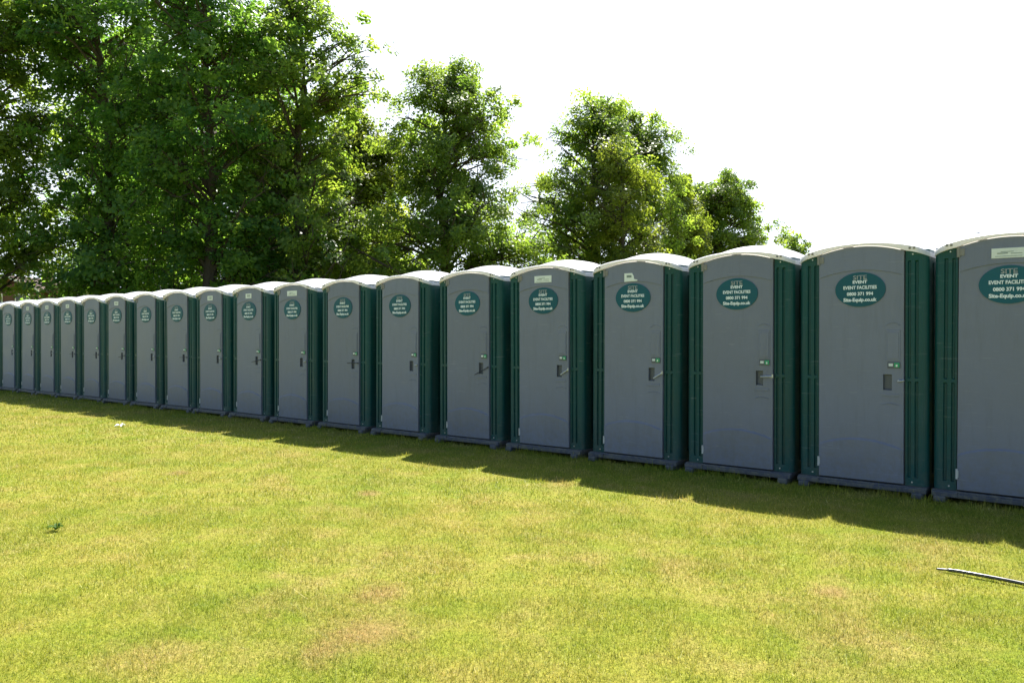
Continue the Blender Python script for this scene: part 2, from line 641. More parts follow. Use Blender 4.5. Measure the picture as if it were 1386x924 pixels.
def corner_mesh(parent, sgn):
    """front corner post: vertical flutes, stops at top, middle and bottom, rounded outer edge"""
    bm = bmesh.new()
    Wc = HW - DW
    prof = []          # (u from door side, depth behind front plane, fluted?)
    prof += [(0.004, 0.030, 0), (0.004, 0.0, 0), (0.022, 0.0, 0), (0.028, 0.016, 1), (0.042, 0.016, 1), (0.048, 0.0, 0),
             (0.078, 0.0, 0), (0.084, 0.018, 1), (0.102, 0.018, 1), (0.108, 0.0, 0)]
    for k in range(1, 6):
        a = k / 5 * PI / 2
        prof.append((Wc - 0.060 + 0.060 * math.sin(a), 0.060 - 0.060 * math.cos(a), 0))
    prof.append((Wc, 0.14, 0))
    zs = [(0.0, 0), (0.070, 0), (0.078, 1), (0.905, 1), (0.912, 0), (0.940, 0), (0.948, 1), (HD - 0.098, 1), (HD - 0.09, 0), (HD + 0.004, 0)]
    grid = []
    for z, on in zs:
        row = []
        for u, dpt, fl in prof:
            if fl and not on:
                dpt = 0.0
            row.append(bm.verts.new((sgn * (DW + u), dpt, ZB + z)))
        grid.append(row)
    for i in range(len(grid) - 1):
        for j in range(len(prof) - 1):
            bm.faces.new((grid[i][j], grid[i][j + 1], grid[i + 1][j + 1], grid[i + 1][j]))
    bm.faces.new(grid[-1])
    c = fin('corner_panel', bm, M_GREEN, parent)
    bm = bmesh.new()
    p = Vector((sgn * (DW + 0.06), 0.0, ZB + 0.032))
    tube(bm, [p + Vector((0, 0.004, 0)), p + Vector((0, -0.007, 0))], [0.009, 0.007], 8)
    fin('bolt', bm, M_METAL, c)
    bm = bmesh.new()
    p = Vector((sgn * (DW + 0.062), 0.0, ZT - 0.035))
    tube(bm, [p + Vector((0, 0.004, 0)), p + Vector((0, -0.005, 0))], [0.007, 0.006], 8)
    fin('bolt', bm, M_METAL, c)
    return c


def wall_mesh(parent, sgn):
    bm = bmesh.new()
    ys = [0.14]
    y = 0.14
    offs = [0.0]
    nflute = 6
    step = (DEPTH - 0.14 - 0.03) / nflute
    for k in range(nflute):
        y0 = 0.14 + step * k
        ys += [y0 + step * 0.2, y0 + step * 0.26, y0 + step * 0.6, y0 + step * 0.66]
        offs += [0, 0.018, 0.018, 0]
    ys.append(DEPTH)
    offs.append(0)
    zs = [(0, 0), (0.09, 0), (0.1, 1), (HD - 0.11, 1), (HD - 0.1, 0), (HD + 0.004, 0)]
    g = [[bm.verts.new((sgn * (HW - (o if on else 0)), yy, ZB + z)) for yy, o in zip(ys, offs)] for z, on in zs]
    for i in range(len(zs) - 1):
        for j in range(len(ys) - 1):
            bm.faces.new((g[i][j], g[i][j + 1], g[i + 1][j + 1], g[i + 1][j]))
    return fin('side_wall', bm, M_GREEN, parent)


def roof_mesh(parent):
    bm = bmesh.new()
    OV = 0.014
    X = HW + 0.006
    nx, ny = 44, 18
    y0, y1 = -0.040, DEPTH + 0.02

    def ztop(x, t):
        edge = 0.053 + arch(x / 1.04) * 0.62 - 0.072 * max(0, (abs(x) - DW) / (X - DW)) ** 1.5
        u = min(1, abs(x) / X)
        mid = -0.010 + 0.200 * (1 - u ** 2.2) ** 0.9
        s = min(1, max(0, min(t, 1 - t) / 0.42))
        s = s * s * (3 - 2 * s)
        return ZT + edge * (1 - s) + mid * s
    xs = [-X + 2 * X * i / nx for i in range(nx + 1)]
    ysl = [y0 + (y1 - y0) * j / ny for j in range(ny + 1)]
    def cr(x):          # corners rounded in plan
        return 0.085 * max(0.0, (abs(x) - (X - 0.11)) / 0.11) ** 2
    top = [[bm.verts.new((x, y + cr(x) * (1 - j / ny) ** 4, ztop(x, j / ny))) for x in xs] for j, y in enumerate(ysl)]
    for j in range(ny):
        for i in range(nx):
            bm.faces.new((top[j][i], top[j][i + 1], top[j + 1][i + 1], top[j + 1][i]))
    # rolled lip: a rounded bead then a skirt down to the wall head
    def zlow(x):
        return ZT + (arch(x) if abs(x) < DW else -0.004 - 0.060 * ((abs(x) - DW) / (X - DW)) ** 1.5)
    fa = [bm.verts.new((x, y0 - 0.010 + cr(x), ztop(x, 0) - 0.009)) for x in xs]
    fb = [bm.verts.new((x, y0 - 0.008 + cr(x), zlow(x) + 0.002)) for x in xs]
    fc = [bm.verts.new((x, -0.004 + cr(x), zlow(x) + 0.002)) for x in xs]
    for i in range(nx):
        bm.faces.new((top[0][i], fa[i], fa[i + 1], top[0][i + 1]))
        bm.faces.new((fa[i], fb[i], fb[i + 1], fa[i + 1]))
        bm.faces.new((fb[i], fc[i], fc[i + 1], fb[i + 1]))
    ba = [bm.verts.new((x, y1 + 0.004, ZT - 0.004)) for x in xs]
    for i in range(nx):
        bm.faces.new((top[-1][i], top[-1][i + 1], ba[i + 1], ba[i]))
    for s, idx in ((-1, 0), (1, nx)):
        low = [bm.verts.new((s * (X + 0.002), y + cr(X) * (1 - j / ny) ** 4, ZT - 0.062)) for j, y in enumerate(ysl)]
        for j in range(ny):
            bm.faces.new((top[j][idx], top[j + 1][idx], low[j + 1], low[j]))
        bm.faces.new((top[0][idx], fa[idx], fb[idx], low[0]))
    r = fin('roof', bm, M_ROOF, parent, smooth=True)
    for e in r.data.edges:
        pass
    try:
        r.data.set_sharp_from_angle(angle=math.radians(42))
    except Exception:
        pass
    # latches on the shoulders
    for s in (-1, 1):
        for k in (0, 1):
            bm = bmesh.new()
            xx = s * (DW + 0.065) + (k - 0.5) * 0.034
            bx(bm, xx - 0.009, xx + 0.009, y0 - 0.016, y0 - 0.004, ZT + 0.006, ZT + 0.026, 0.003)
            fin('clip', bm, M_HINGET, r)
    # small vent cowl on the dome near the rear left
    bm = bmesh.new()
    c = Vector((-0.30, 0.70, ztop(-0.30, 0.64)))
    tube(bm, [c + Vector((0, 0, -0.02)), c + Vector((0, 0, 0.035)), c + Vector((0, 0, 0.036)), c + Vector((0, 0, 0.05))], [0.045, 0.045, 0.062, 0.055], 16)
    fin('vent_cowl', bm, M_HINGE, r)
    return r


def base_mesh(parent):
    bm = bmesh.new()
    bx(bm, -HW, HW, -0.036, DEPTH + 0.02, ZB - 0.048, ZB - 0.002, 0.008)        # tray
    bx(bm, -DW - 0.02, DW + 0.02, -0.056, -0.030, ZB - 0.056, ZB - 0.020, 0.006)  # sill bar
    b = fin('base', bm, M_BASE, parent)
    for s in (-1, 1):
        bm = bmesh.new()
        # stepped skid foot running front to back
        x0, x1 = sorted((s * (HW - 0.115), s * (HW - 0.022)))
        bx(bm, x0, x1, -0.100, DEPTH + 0.07, 0.0, 0.056, 0.014)
        x0, x1 = sorted((s * (HW - 0.20), s * (HW - 0.003)))
        bx(bm, x0, x1, -0.066, -0.030, 0.045, 0.092, 0.010)
        fin('skid', bm, M_BASE, b)
    return b


def sign_mesh(parent):
    cz = ZB + 1.730
    bm = bmesh.new()
    yf = -0.0300
    n = 64
    for (a, b2) in ((0.215, 0.156),):
        f = [bm.verts.new((a * math.cos(2 * PI * k / n), yf, cz + b2 * math.sin(2 * PI * k / n))) for k in range(n)]
        bk = [bm.verts.new((v.co.x, yf + 0.0075, v.co.z)) for v in f]
        bm.faces.new(f)
        for k in range(n):
            bm.faces.new((f[k], f[(k + 1) % n], bk[(k + 1) % n], bk[k]))
    s = fin('oval_sign', bm, M_TEAL, parent)
    yl = yf - 0.0014

    def put(body, size, z, width, bold, m, name='lettering'):
        me = text_mesh(body, size, bold)
        co = np.zeros(len(me.vertices) * 3)
        me.vertices.foreach_get('co', co)
        co = co.reshape(-1, 3)
        sx = width / (co[:, 0].max() - co[:, 0].min())
        cx = (co[:, 0].max() + co[:, 0].min()) / 2
        new = np.stack([(co[:, 0] - cx) * sx, yl + co[:, 2] * -0.6, cz + z + co[:, 1]], 1)
        me.vertices.foreach_set('co', new.ravel())
        me.materials.clear()
        return link(name, me, m, s)
    put('SITE', 0.052, 0.092, 0.118, 0.0012, M_GREYP)
    put('EVENT', 0.037, 0.056, 0.124, 0.0016, M_WHITE)
    put('EVENT FACILITIES', 0.041, 0.005, 0.285, 0.0014, M_WHITE)
    put('0800 371 994', 0.041, -0.052, 0.225, 0.0016, M_WHITE)
    put('Site-Equip.co.uk', 0.043, -0.106, 0.285, 0.0018, M_WHITE)
    # dark bars running through the word SITE (its letters are striped)
    bm = bmesh.new()
    for k in range(3):
        z = cz + 0.099 + k * 0.011
        bx(bm, -0.062, 0.062, yl - 0.0016, yl - 0.0008, z, z + 0.0028)
    fin('stripe', bm, M_TEAL, s)
    return s


def indicator_mesh(parent):
    bm = bmesh.new()
    zc = ZB + 1.055
    bx(bm, DW - 0.135, DW - 0.030, -0.030, -0.0215, zc - 0.030, zc + 0.026, 0.003)
    o = fin('lock_indicator', bm, M_POCKET, parent)
    bm = bmesh.new()
    bx(bm, DW - 0.080, DW - 0.036, -0.034, -0.029, zc - 0.022, zc + 0.020, 0.002)
    fin('green_panel', bm, M_SIGNG, o)
    bm = bmesh.new()
    bx(bm, DW - 0.125, DW - 0.09, -0.0325, -0.029, zc - 0.012, zc + 0.012, 0.002)
    fin('white_mark', bm, M_PLAC, o)
    bm = bmesh.new()
    bx(bm, DW - 0.066, DW - 0.052, -0.0355, -0.0335, zc - 0.016, zc + 0.004, 0.001)
    fin('white_mark', bm, M_PLAC, o)
    return o


def hinge_meshes(parent):
    for z, h, m, wd in ((ZT - 0.045, 0.085, M_HINGET, 0.034), (ZB + 0.145, 0.085, M_HINGE, 0.022)):
        bm = bmesh.new()
        x = -DW + 0.002
        tube(bm, [(x, -0.028, z - h / 2), (x, -0.028, z + h / 2)], wd * 0.4, 10)
        bx(bm, x, x + (wd + 0.012 if z > 1 else 0.013), -0.032, -0.0215, z - h * 0.34, z + h * 0.34, 0.003)
        fin('hinge', bm, m, parent)


def lever_mesh(kind):
    bm = bmesh.new()
    x, z = DW - 0.012, ZB + 0.915
    if kind == 'stub':
        tube(bm, [(x - 0.03, -0.022, z), (x - 0.03, -0.045, z)], 0.009, 8)
        tube(bm, [(x - 0.035, -0.045, z - 0.004), (x + 0.018, -0.047, z + 0.006)], 0.007, 8)
        m = M_METAL
    else:
        ang, ln, r, m = {'level': (0.05, 0.118, 0.0075, M_METAL), 'raised': (2.62 - PI, 0.118, 0.0075, M_METAL),
                         'dark level': (0.02, 0.25, 0.004, M_DARK), 'dark drooping': (0.42, 0.25, 0.004, M_DARK),
                         'dark slight': (0.16, 0.26, 0.004, M_DARK)}[kind]
        a = abs(ang)
        p0 = Vector((x + 0.012, -0.038, z + 0.004))
        tube(bm, [(x - 0.004, -0.022, z), (x - 0.004, -0.038, z)], 0.009, 8)
        tube(bm, [p0, p0 + Vector((-math.cos(a) * ln, -0.004, -math.sin(a) * ln))], [r * 1.15, r], 8)
        if m is M_METAL:
            tube(bm, [p0 + Vector((0, 0, -0.012)), p0 + Vector((0, 0, 0.02))], 0.008, 8)
    bmesh.ops.recalc_face_normals(bm, faces=bm.faces[:])
    me = bpy.data.meshes.new('latch_lever')
    bm.to_mesh(me)
    bm.free()
    me.materials.append(m)
    return me


def placard_mesh(kind):
    yf = -0.0315
    bm = bmesh.new()
    z = ZB + 1.985
    if kind == 'wide':
        bx(bm, -0.125, 0.125, yf - 0.001, yf + 0.008, z - 0.038, z + 0.042)
    elif kind == 'small':
        bx(bm, -0.085, 0.085, yf - 0.001, yf + 0.008, z - 0.040, z + 0.040)
    else:      # torn
        pts = [(-0.105, -0.05), (0.055, -0.045), (0.057, -0.032), (0.015, -0.022), (0.012, 0.01), (-0.01, 0.043), (-0.105, 0.043)]
        f = [bm.verts.new((x, yf - 0.001, z - 0.03 + q)) for x, q in pts]
        b = [bm.verts.new((x, yf + 0.008, z - 0.03 + q)) for x, q in pts]
        bm.faces.new(f)
        for k in range(len(f)):
            bm.faces.new((f[k], f[(k + 1) % len(f)], b[(k + 1) % len(f)], b[k]))
    bmesh.ops.recalc_face_normals(bm, faces=bm.faces[:])
    me = bpy.data.meshes.new('placard')
    bm.to_mesh(me)
    bm.free()
    me.materials.append(M_PLAC)
    bm = bmesh.new()
    yl = yf - 0.0024
    if kind == 'wide':
        for x0, x1, q0, q1 in ((-0.085, -0.01, -0.004, 0.004), (-0.06, 0.03, 0.010, 0.015), (-0.10, 0.09, -0.026, -0.022), (0.01, 0.09, -0.006, -0.001)):
            bx(bm, x0, x1, yl, yl + 0.0012, z + q0, z + q1)
    elif kind == 'small':
        for x0, x1 in ((-0.04, -0.022), (0.0, 0.018), (0.034, 0.05)):
            bx(bm, x0, x1, yl, yl + 0.0012, z - 0.018, z + 0.022)
    else:
        bx(bm, -0.075, -0.015, yl, yl + 0.0012, z - 0.035, z - 0.010)
    me2 = bpy.data.meshes.new('print')
    bm.to_mesh(me2)
    bm.free()
    me2.materials.append(M_INK)
    return me, me2


def build_toilet():
    t = empty('portable_toilet', (0, 0, 0), 'x', 'portable toilet', 'portable toilets in the long row')
    door_mesh(t)
    for s in (-1, 1):
        corner_mesh(t, s)
        wall_mesh(t, s)
    bm = bmesh.new()
    bx(bm, -HW + 0.004, HW - 0.004, DEPTH - 0.02, DEPTH - 0.002, ZB, ZT)
    fin('rear_wall', bm, M_GREEN, t)
    bm = bmesh.new()
    bx(bm, -DW - 0.02, DW + 0.02, 0.016, 0.026, ZB, ZT + ARCH * 0.2)
    fin('door_frame', bm, M_DARK, t)
    roof_mesh(t)
    base_mesh(t)
    sign_mesh(t)
    indicator_mesh(t)
    hinge_meshes(t)
    return t


def copy_tree(o, parent=None):
    c = o.copy()
    COL.objects.link(c)
    if parent:
        c.parent = parent
    for ch in o.children:
        copy_tree(ch, c)
    return c


LEFT_X = [-1.188, -2.325, -3.488, -4.678, -5.884, -7.098, -8.369, -9.59, -10.834, -12.046, -13.232, -14.388, -15.6,
          -16.839, -18.015, -19.205, -20.36, -21.529, -22.762]
SPEC = {  # ordinal from the right: (placard, lever)
    1: ('wide', 'stub'), 2: (None, 'stub'), 3: (None, 'level'), 4: ('torn', 'raised'), 5: ('wide', 'raised'), 6: (None, 'dark drooping'),
    7: (None, 'stub'), 8: (None, 'dark level'), 9: ('wide', 'stub'), 10: ('small', 'dark slight'), 11: ('small', 'stub'),
    12: (None, 'dark level'), 13: (None, 'stub'), 14: ('small', 'dark slight'), 15: (None, 'dark level'), 16: ('small', 'dark level'),
    17: ('small', 'stub'), 18: ('small', 'stub'), 19: (None, 'stub'), 20: (None, 'stub'), 21: ('small', 'stub')}
ORD = ['', '', 'second', 'third', 'fourth', 'fifth', 'sixth', 'seventh', 'eighth', 'ninth', 'tenth', 'eleventh', 'twelfth',
       'thirteenth', 'fourteenth', 'fifteenth', 'sixteenth', 'seventeenth', 'eighteenth', 'nineteenth']
LOOK = {1: 'rightmost grey door portable toilet cut by the right frame edge, wide white card on top',
        2: 'second portable toilet from the right, plain door without card, small latch stub',
        3: 'third portable toilet from the right, no card, level silver latch lever',
        4: 'fourth portable toilet from the right, torn white card above its oval sign',
        5: 'fifth portable toilet from the right, wide white card and sloping silver lever',
        6: 'sixth portable toilet from the right, no card, dark lever drooping to the left',
        7: 'seventh portable toilet from the right, plain door with small latch stub',
        8: 'eighth portable toilet from the right, no card, long level dark lever',
        9: 'ninth portable toilet from the right, wide white card above the oval sign',
        10: 'tenth portable toilet from the right, small white card and dark slanted lever',
        11: 'eleventh portable toilet from the right, small white card, no dark lever',
        12: 'twelfth portable toilet from the right, no card, thin dark lever across door',
        13: 'seventh portable toilet from the left frame edge, plain door without card or lever',
        14: 'sixth portable toilet from the left frame edge, small white card and dark lever',
        15: 'fifth portable toilet from the left frame edge, no card, dark lever across door',
        16: 'fourth portable toilet from the left frame edge, small card and dark lever',
        17: 'third portable toilet from the left frame edge, small card and no lever',
        18: 'second portable toilet from the left frame edge, small white card on door',
        19: 'leftmost portable toilet whose whole grey door shows, no card',
        20: 'portable toilet cut off by the left frame edge, only green wall showing'}

proto = build_toilet()
levers = {}
plac = {}
rng_t = random.Random(3)
units = []
for k, lx in enumerate(LEFT_X):
    units.append((k + 1, lx))
for k in (20, 21):
    units.append((k, LEFT_X[-1] - 1.21 * (k - 19)))
for k, d in ((0, 1.19), (-1, 2.40), (-2, 3.60)):
    units.append((k, LEFT_X[0] + d))
first = True
for k, lx in units:
    t = proto if first else copy_tree(proto)
    if first:
        T0 = t
    first = False
    t.location = (lx + DW, ROW_Y + (0.0 if 1 <= k <= 19 else rng_t.uniform(-.01, .01)), 0)
    t.rotation_euler = (math.radians(rng_t.gauss(0, .12)), math.radians(rng_t.gauss(0, .18)), math.radians(rng_t.gauss(0, .35)))
    if k in LOOK:
        t['label'] = LOOK[k]
    elif k == 21:
        t['label'] = 'portable toilet beyond the left frame edge, out of sight in the photo'
    else:
        t['label'] = {0: 'portable toilet just outside the right frame edge, casting its shadow',
                      -1: 'portable toilet outside the frame, two places right of the last visible one',
                      -2: 'portable toilet outside the frame, three places right of the last visible one'}[k]
# the copies are made before the individual fittings so that each toilet gets only its own card and lever
for (k, lx), t in zip(units, [T0] + [o for o in COL.objects if o.parent is None and o.name.startswith('portable_toilet.')]):
    p, lv = SPEC.get(k, (None, 'stub'))
    if lv not in levers:
        levers[lv] = lever_mesh(lv)
    o = bpy.data.objects.new('latch_lever', levers[lv])
    COL.objects.link(o)
    o.parent = t
    if p:
        if p not in plac:
            plac[p] = placard_mesh(p)
        o = bpy.data.objects.new('placard', plac[p][0])
        COL.objects.link(o)
        o.parent = t
        q = bpy.data.objects.new('print', plac[p][1])
        COL.objects.link(q)
        q.parent = o

# ------------------------------------------------------------------ trees
def mat_leaf(name, c1, c2, tl):
    m = bpy.data.materials.new(name)
    m.use_nodes = True
    n = m.node_tree.nodes
    L = m.node_tree.links
    p = n['Principled BSDF']
    at = n.new('ShaderNodeAttribute')
    at.attribute_name = 'rnd'
    r = n.new('ShaderNodeValToRGB')
    r.color_ramp.elements[0].color = (*c1, 1)
    r.color_ramp.elements[1].color = (*c2, 1)
    L.new(at.outputs['Fac'], r.inputs[0])
    L.new(r.outputs[0], p.inputs['Base Color'])
    p.inputs['Roughness'].default_value = 0.42
    p.inputs['Specular IOR Level'].default_value = 0.35
    t = n.new('ShaderNodeBsdfTranslucent')
    mu = n.new('ShaderNodeMix')
    mu.data_type = 'RGBA'
    mu.blend_type = 'MULTIPLY'
    mu.inputs[0].default_value = 1.0
    L.new(r.outputs[0], mu.inputs[6])
    mu.inputs[7].default_value = (*tl, 1)
    L.new(mu.outputs[2], t.inputs[0])
    mx = n.new('ShaderNodeMixShader')
    mx.inputs[0].default_value = 0.58
    L.new(p.outputs[0], mx.inputs[1])
    L.new(t.outputs[0], mx.inputs[2])
    L.new(mx.outputs[0], n['Material Output'].inputs[0])
    return m


LEAF_DEEP = mat_leaf('lime tree leaves', (0.056, 0.136, 0.040), (0.128, 0.214, 0.054), (2.7, 2.55, 1.0))
LEAF_MID = mat_leaf('mid green leaves', (0.074, 0.138, 0.036), (0.158, 0.218, 0.056), (2.7, 2.55, 1.0))
LEAF_PALE = mat_leaf('yellow green leaves', (0.090, 0.140, 0.028), (0.165, 0.210, 0.052), (2.5, 2.25, 0.85))
M_BARK = mat('dark bark', (0.060, 0.048, 0.036), 0.9, 0.35, 12.0, 0.8, 25)
RTn = np.array([RT.x, RT.y, 0.0])
FWn = np.array([FW.x, FW.y, 0.0])
FWn /= np.linalg.norm(FWn)


def tree(name, label, ax, d, env, nb, nleaf, lsize, seed, leafm, rc=(0.34, 0.70), dens=1.0, group=None, trunk_r=0.36):
    rng = np.random.default_rng(seed)
    base = np.array(FW) * 0
    v = ray(ax, 456)
    base = np.array((v.x, v.y, 0.0)) * d
    s = d / F_PX
    env = sorted(env)
    ys = np.array([e[0] for e in env], float)
    xl = np.array([e[1] for e in env], float)
    xr = np.array([e[2] for e in env], float)

    def hgt(py):
        return CAM_H + (456.2 - py) * s
    t = empty(name, tuple(base), label, 'tree', group)
    cl = []
    ph = rng.uniform(0, 6.28, 12)
    ymax = ys[-1]
    ztop = hgt(ys[0]) - 0.5
    zmin = hgt(ymax)

    def axis(z):
        py = 456.2 - (z - CAM_H) / s
        mid = ((np.interp(py, ys, xl) + np.interp(py, ys, xr)) / 2 - ax) * s if py < ymax else 0
        return mid * 0.45
    boughs = []
    wmax = (xr - xl).max()
    tries = 0
    while len(boughs) < nb and tries < nb * 40:
        tries += 1
        py = ys[0] + (ymax - ys[0]) * ((len(boughs) + rng.uniform(0, 1)) / nb) ** 1.05
        a, b = np.interp(py, ys, xl), np.interp(py, ys, xr)
        if rng.uniform() > 0.35 + 0.65 * (b - a) / wmax:
            if rng.uniform() < 0.3:
                boughs.append(None)
            continue
        phi = rng.uniform(0, 2 * PI)
        phi -= 0.36 * math.sin(2 * phi)
        c0 = ((a + b) / 2 - ax) * s
        hw = (b - a) / 2 * s
        reach = hw * (rng.uniform(0.96, 1.20) if rng.uniform() < 0.78 else rng.uniform(0.4, 0.85))
        ze = hgt(py)
        end = np.array([c0 + reach * math.cos(phi), reach * math.sin(phi), ze])
        zs = ze - rng.uniform(0.15, 0.75) * reach - 0.3
        zs = min(max(zs, 1.5), ztop * 0.97)
        st = np.array([axis(zs), 0, zs])
        mid = (st + end) / 2 + np.array([0, 0, 0.16 * reach]) + rng.normal(0, 0.10 * reach, 3)
        boughs.append((st, mid, end, reach, phi))
        nsp = max(4, int(dens * (2.0 + reach * 2.6)))
        for k in range(nsp):
            f = rng.uniform(0.16, 1.0) ** 0.55
            q = st * (1 - f) ** 2 + 2 * mid * f * (1 - f) + end * f * f
            r_ = rng.uniform(*rc)
            lat = (0.10 + 0.16 * f) * reach + 0.12
            off = rng.normal(0, 1, 3) * np.array([lat, lat, 0.45])
            off[2] -= 0.25 * abs(off[2])
            cl.append((q + off, r_, f, math.atan2(q[1] + off[1], q[0] + off[0] - c0)))
    boughs = [b for b in boughs if b]
    # leaves
    N = len(cl) * nleaf
    cc = np.repeat(np.array([c[0] for c in cl]), nleaf, 0)
    rr = np.repeat(np.array([c[1] for c in cl]), nleaf)
    cphi = np.repeat(np.array([c[3] for c in cl]), nleaf)
    ctone = np.repeat(rng.normal(0, 0.22, len(cl)), nleaf)
    # several sprays per cluster: disc-like, drooping outward
    u = rng.normal(0, 1, (N, 3))
    u /= np.linalg.norm(u, axis=1)[:, None]
    rad = rng.uniform(0, 1, N) ** 0.48
    loc = u * rad[:, None] * rr[:, None]
    loc[:, 2] *= 0.78
    outd = np.stack([np.cos(cphi), np.sin(cphi), np.zeros(N)], 1)
    along = (loc * outd).sum(1)
    loc[:, 2] -= 0.30 * np.maximum(0, along) + 0.05 * np.hypot(loc[:, 0], loc[:, 1]) ** 2
    P = cc + loc
    ctilt = np.repeat(rng.normal(0, 0.38, (len(cl), 3)), nleaf, 0)
    nrm = rng.normal(0, 0.33, (N, 3)) + ctilt + outd * 0.45 + np.array([0, 0, 0.75])
    nrm /= np.linalg.norm(nrm, axis=1)[:, None]
    tdir = outd * 0.5 + rng.normal(0, 0.7, (N, 3)) + np.array([0, 0, -0.5])
    tdir -= (tdir * nrm).sum(1)[:, None] * nrm
    tdir /= np.linalg.norm(tdir, axis=1)[:, None]
    bdir = np.cross(nrm, tdir)
    ls = lsize * rng.uniform(0.7, 1.3, N)[:, None]
    # world axes: local x = camera right, local y = camera forward
    def wv(a):
        return a[:, :1] * RTn + a[:, 1:2] * FWn + a[:, 2:3] * np.array([0, 0, 1.0])
    Pw, T, B, Nw = wv(P), wv(tdir), wv(bdir), wv(nrm)
    V = np.stack([Pw - T * ls * 0.5, Pw + B * ls * 0.42 + Nw * ls * 0.10, Pw + T * ls * 0.62, Pw - B * ls * 0.42 + Nw * ls * 0.10], 1).reshape(-1, 3)
    tone = np.clip(rng.uniform(0, 1, N) * 0.6 + 0.2 + ctone, 0, 1)
    me = raw_mesh('crown', V, 4, tone)
    link('crown', me, leafm, t)
    # trunk and limbs
    def wv1(a):
        return a[0] * RTn + a[1] * FWn + np.array([0, 0, a[2]])
    bm = bmesh.new()
    pts = []
    rads = []
    n = 12
    for i in range(n + 1):
        f = i / n
        z = ztop * f - 0.1 * (i == 0)
        wob = 0.12 * math.sin(f * 7 + ph[8]) * f
        pts.append(RTn * (axis(z) * min(1, f * 2) + wob) + FWn * wob + np.array([0, 0, z]))
        rads.append(trunk_r * (1.35 if i == 0 else 1.0) * (1 - 0.93 * f ** 0.8) + 0.02)
    tube(bm, pts, rads, 10)
    for st, mid, end, reach, phi in boughs:
        r0 = 0.018 + 0.017 * reach
        cur = [wv1(st * (1 - a) ** 2 + 2 * mid * a * (1 - a) + end * a * a) for a in np.linspace(0, 1, 6)]
        tube(bm, cur, [r0 * (1 - 0.85 * a) + 0.006 for a in np.linspace(0, 1, 6)], 5)
        for _ in range(4):
            a0 = cur[rng.integers(1, 5)]
            e = a0 + (cur[-1] - a0) * 0.5 + rng.normal(0, 0.22 * reach + 0.1, 3)
            tube(bm, [a0, (a0 + e) / 2 + rng.normal(0, 0.12, 3), e], [r0 * 0.4 + 0.004, r0 * 0.25 + 0.004, 0.005], 4)
    fin('trunk', bm, M_BARK, t, recalc=False)
    return t


GT = 'trees behind the row'
tree('lime_tree', 'leafy tree cut by the left frame edge above the brick house', -15, 34,
     [(-130, -40, 10), (-60, -70, 36), (0, -85, 46), (60, -95, 48), (100, -95, 60), (130, -95, 66), (165, -95, 72), (200, -95, 40), (240, -95, 42), (290, -95, 56), (340, -95, 68), (366, -95, 40)],
     118, 71, 0.165, 11, LEAF_MID, group=GT)
tree('lime_tree', 'tall dark dense tree second from the left, top above the frame', 135, 34.5,
     [(-120, 110, 160), (-50, 75, 200), (0, 48, 215), (60, 55, 220), (120, 80, 225), (200, 100, 230), (260, 98, 236), (310, 104, 240), (360, 92, 245), (408, 90, 240)],
     122, 60, 0.165, 12, LEAF_DEEP, group=GT)
tree('lime_tree', 'tall broad tree third from the left, top above the frame', 280, 33,
     [(-110, 245, 300), (-40, 215, 345), (0, 196, 362), (100, 200, 368), (200, 205, 378), (300, 210, 384), (405, 215, 384)],
     118, 60, 0.165, 13, LEAF_DEEP, group=GT)
tree('lime_tree', 'tall tree fourth from the left with a bare dark trunk near its top', 398, 34,
     [(-18, 395, 415), (8, 375, 440), (50, 352, 482), (85, 345, 500), (108, 345, 520), (135, 345, 488), (180, 342, 462), (230, 340, 470), (280, 340, 490), (330, 345, 515), (372, 345, 520), (404, 350, 505)],
     108, 72, 0.145, 14, LEAF_MID, dens=0.85, group=GT)
tree('lime_tree', 'bright bushy tree filling the dip between two taller trees', 487, 40,
     [(162, 472, 500), (195, 458, 528), (250, 440, 540), (320, 430, 542), (405, 430, 545)],
     95, 85, 0.150, 15, LEAF_PALE, group=GT)
tree('lime_tree', 'conical tree with bare upper trunk, standing alone mid picture', 600, 36,
     [(92, 580, 618), (104, 564, 640), (128, 556, 646), (150, 533, 655), (178, 538, 676), (212, 556, 692), (232, 545, 650), (262, 530, 655), (300, 512, 690), (330, 505, 708), (355, 500, 714), (404, 500, 714)],
     150, 117, 0.120, 16, LEAF_MID, dens=0.72, group=GT)
tree('lime_tree', 'open rounded tree with airy branches, left of the twin tops', 812, 41,
     [(134, 788, 826), (146, 778, 834), (160, 766, 838), (180, 750, 842), (205, 738, 848), (225, 742, 850), (248, 728, 856), (270, 712, 860), (300, 711, 866), (345, 711, 872), (404, 714, 872)],
     125, 100, 0.129, 17, LEAF_MID, dens=0.62, group=GT)
tree('lime_tree', 'open rounded tree with airy branches, right of the twin tops', 868, 44,
     [(148, 848, 878), (156, 842, 892), (175, 834, 902), (215, 832, 908), (270, 835, 912), (330, 840, 916), (404, 840, 916)],
     110, 96, 0.129, 18, LEAF_MID, dens=0.66, group=GT)
tree('lime_tree', 'small yellow green tree standing in front of the twin topped trees', 840, 38,
     [(196, 812, 850), (210, 800, 868), (250, 796, 880), (320, 804, 888), (404, 810, 888)],
     44, 84, 0.125, 19, LEAF_PALE, dens=0.6, group=GT, trunk_r=0.22)
tree('lime_tree', 'slim pale tree wedged right of the twin topped trees', 921, 47,
     [(244, 908, 932), (272, 900, 942), (340, 898, 946), (404, 900, 946)],
     56, 100, 0.138, 20, LEAF_PALE, group=GT, trunk_r=0.2)
tree('lime_tree', 'lower rounded tree at the right end of the group', 975, 52,
     [(244, 944, 988), (252, 932, 1004), (275, 928, 1012), (300, 930, 1024), (318, 932, 1030), (345, 936, 1014), (404, 940, 1010)],
     115, 112, 0.147, 21, LEAF_MID, dens=0.72, group=GT)
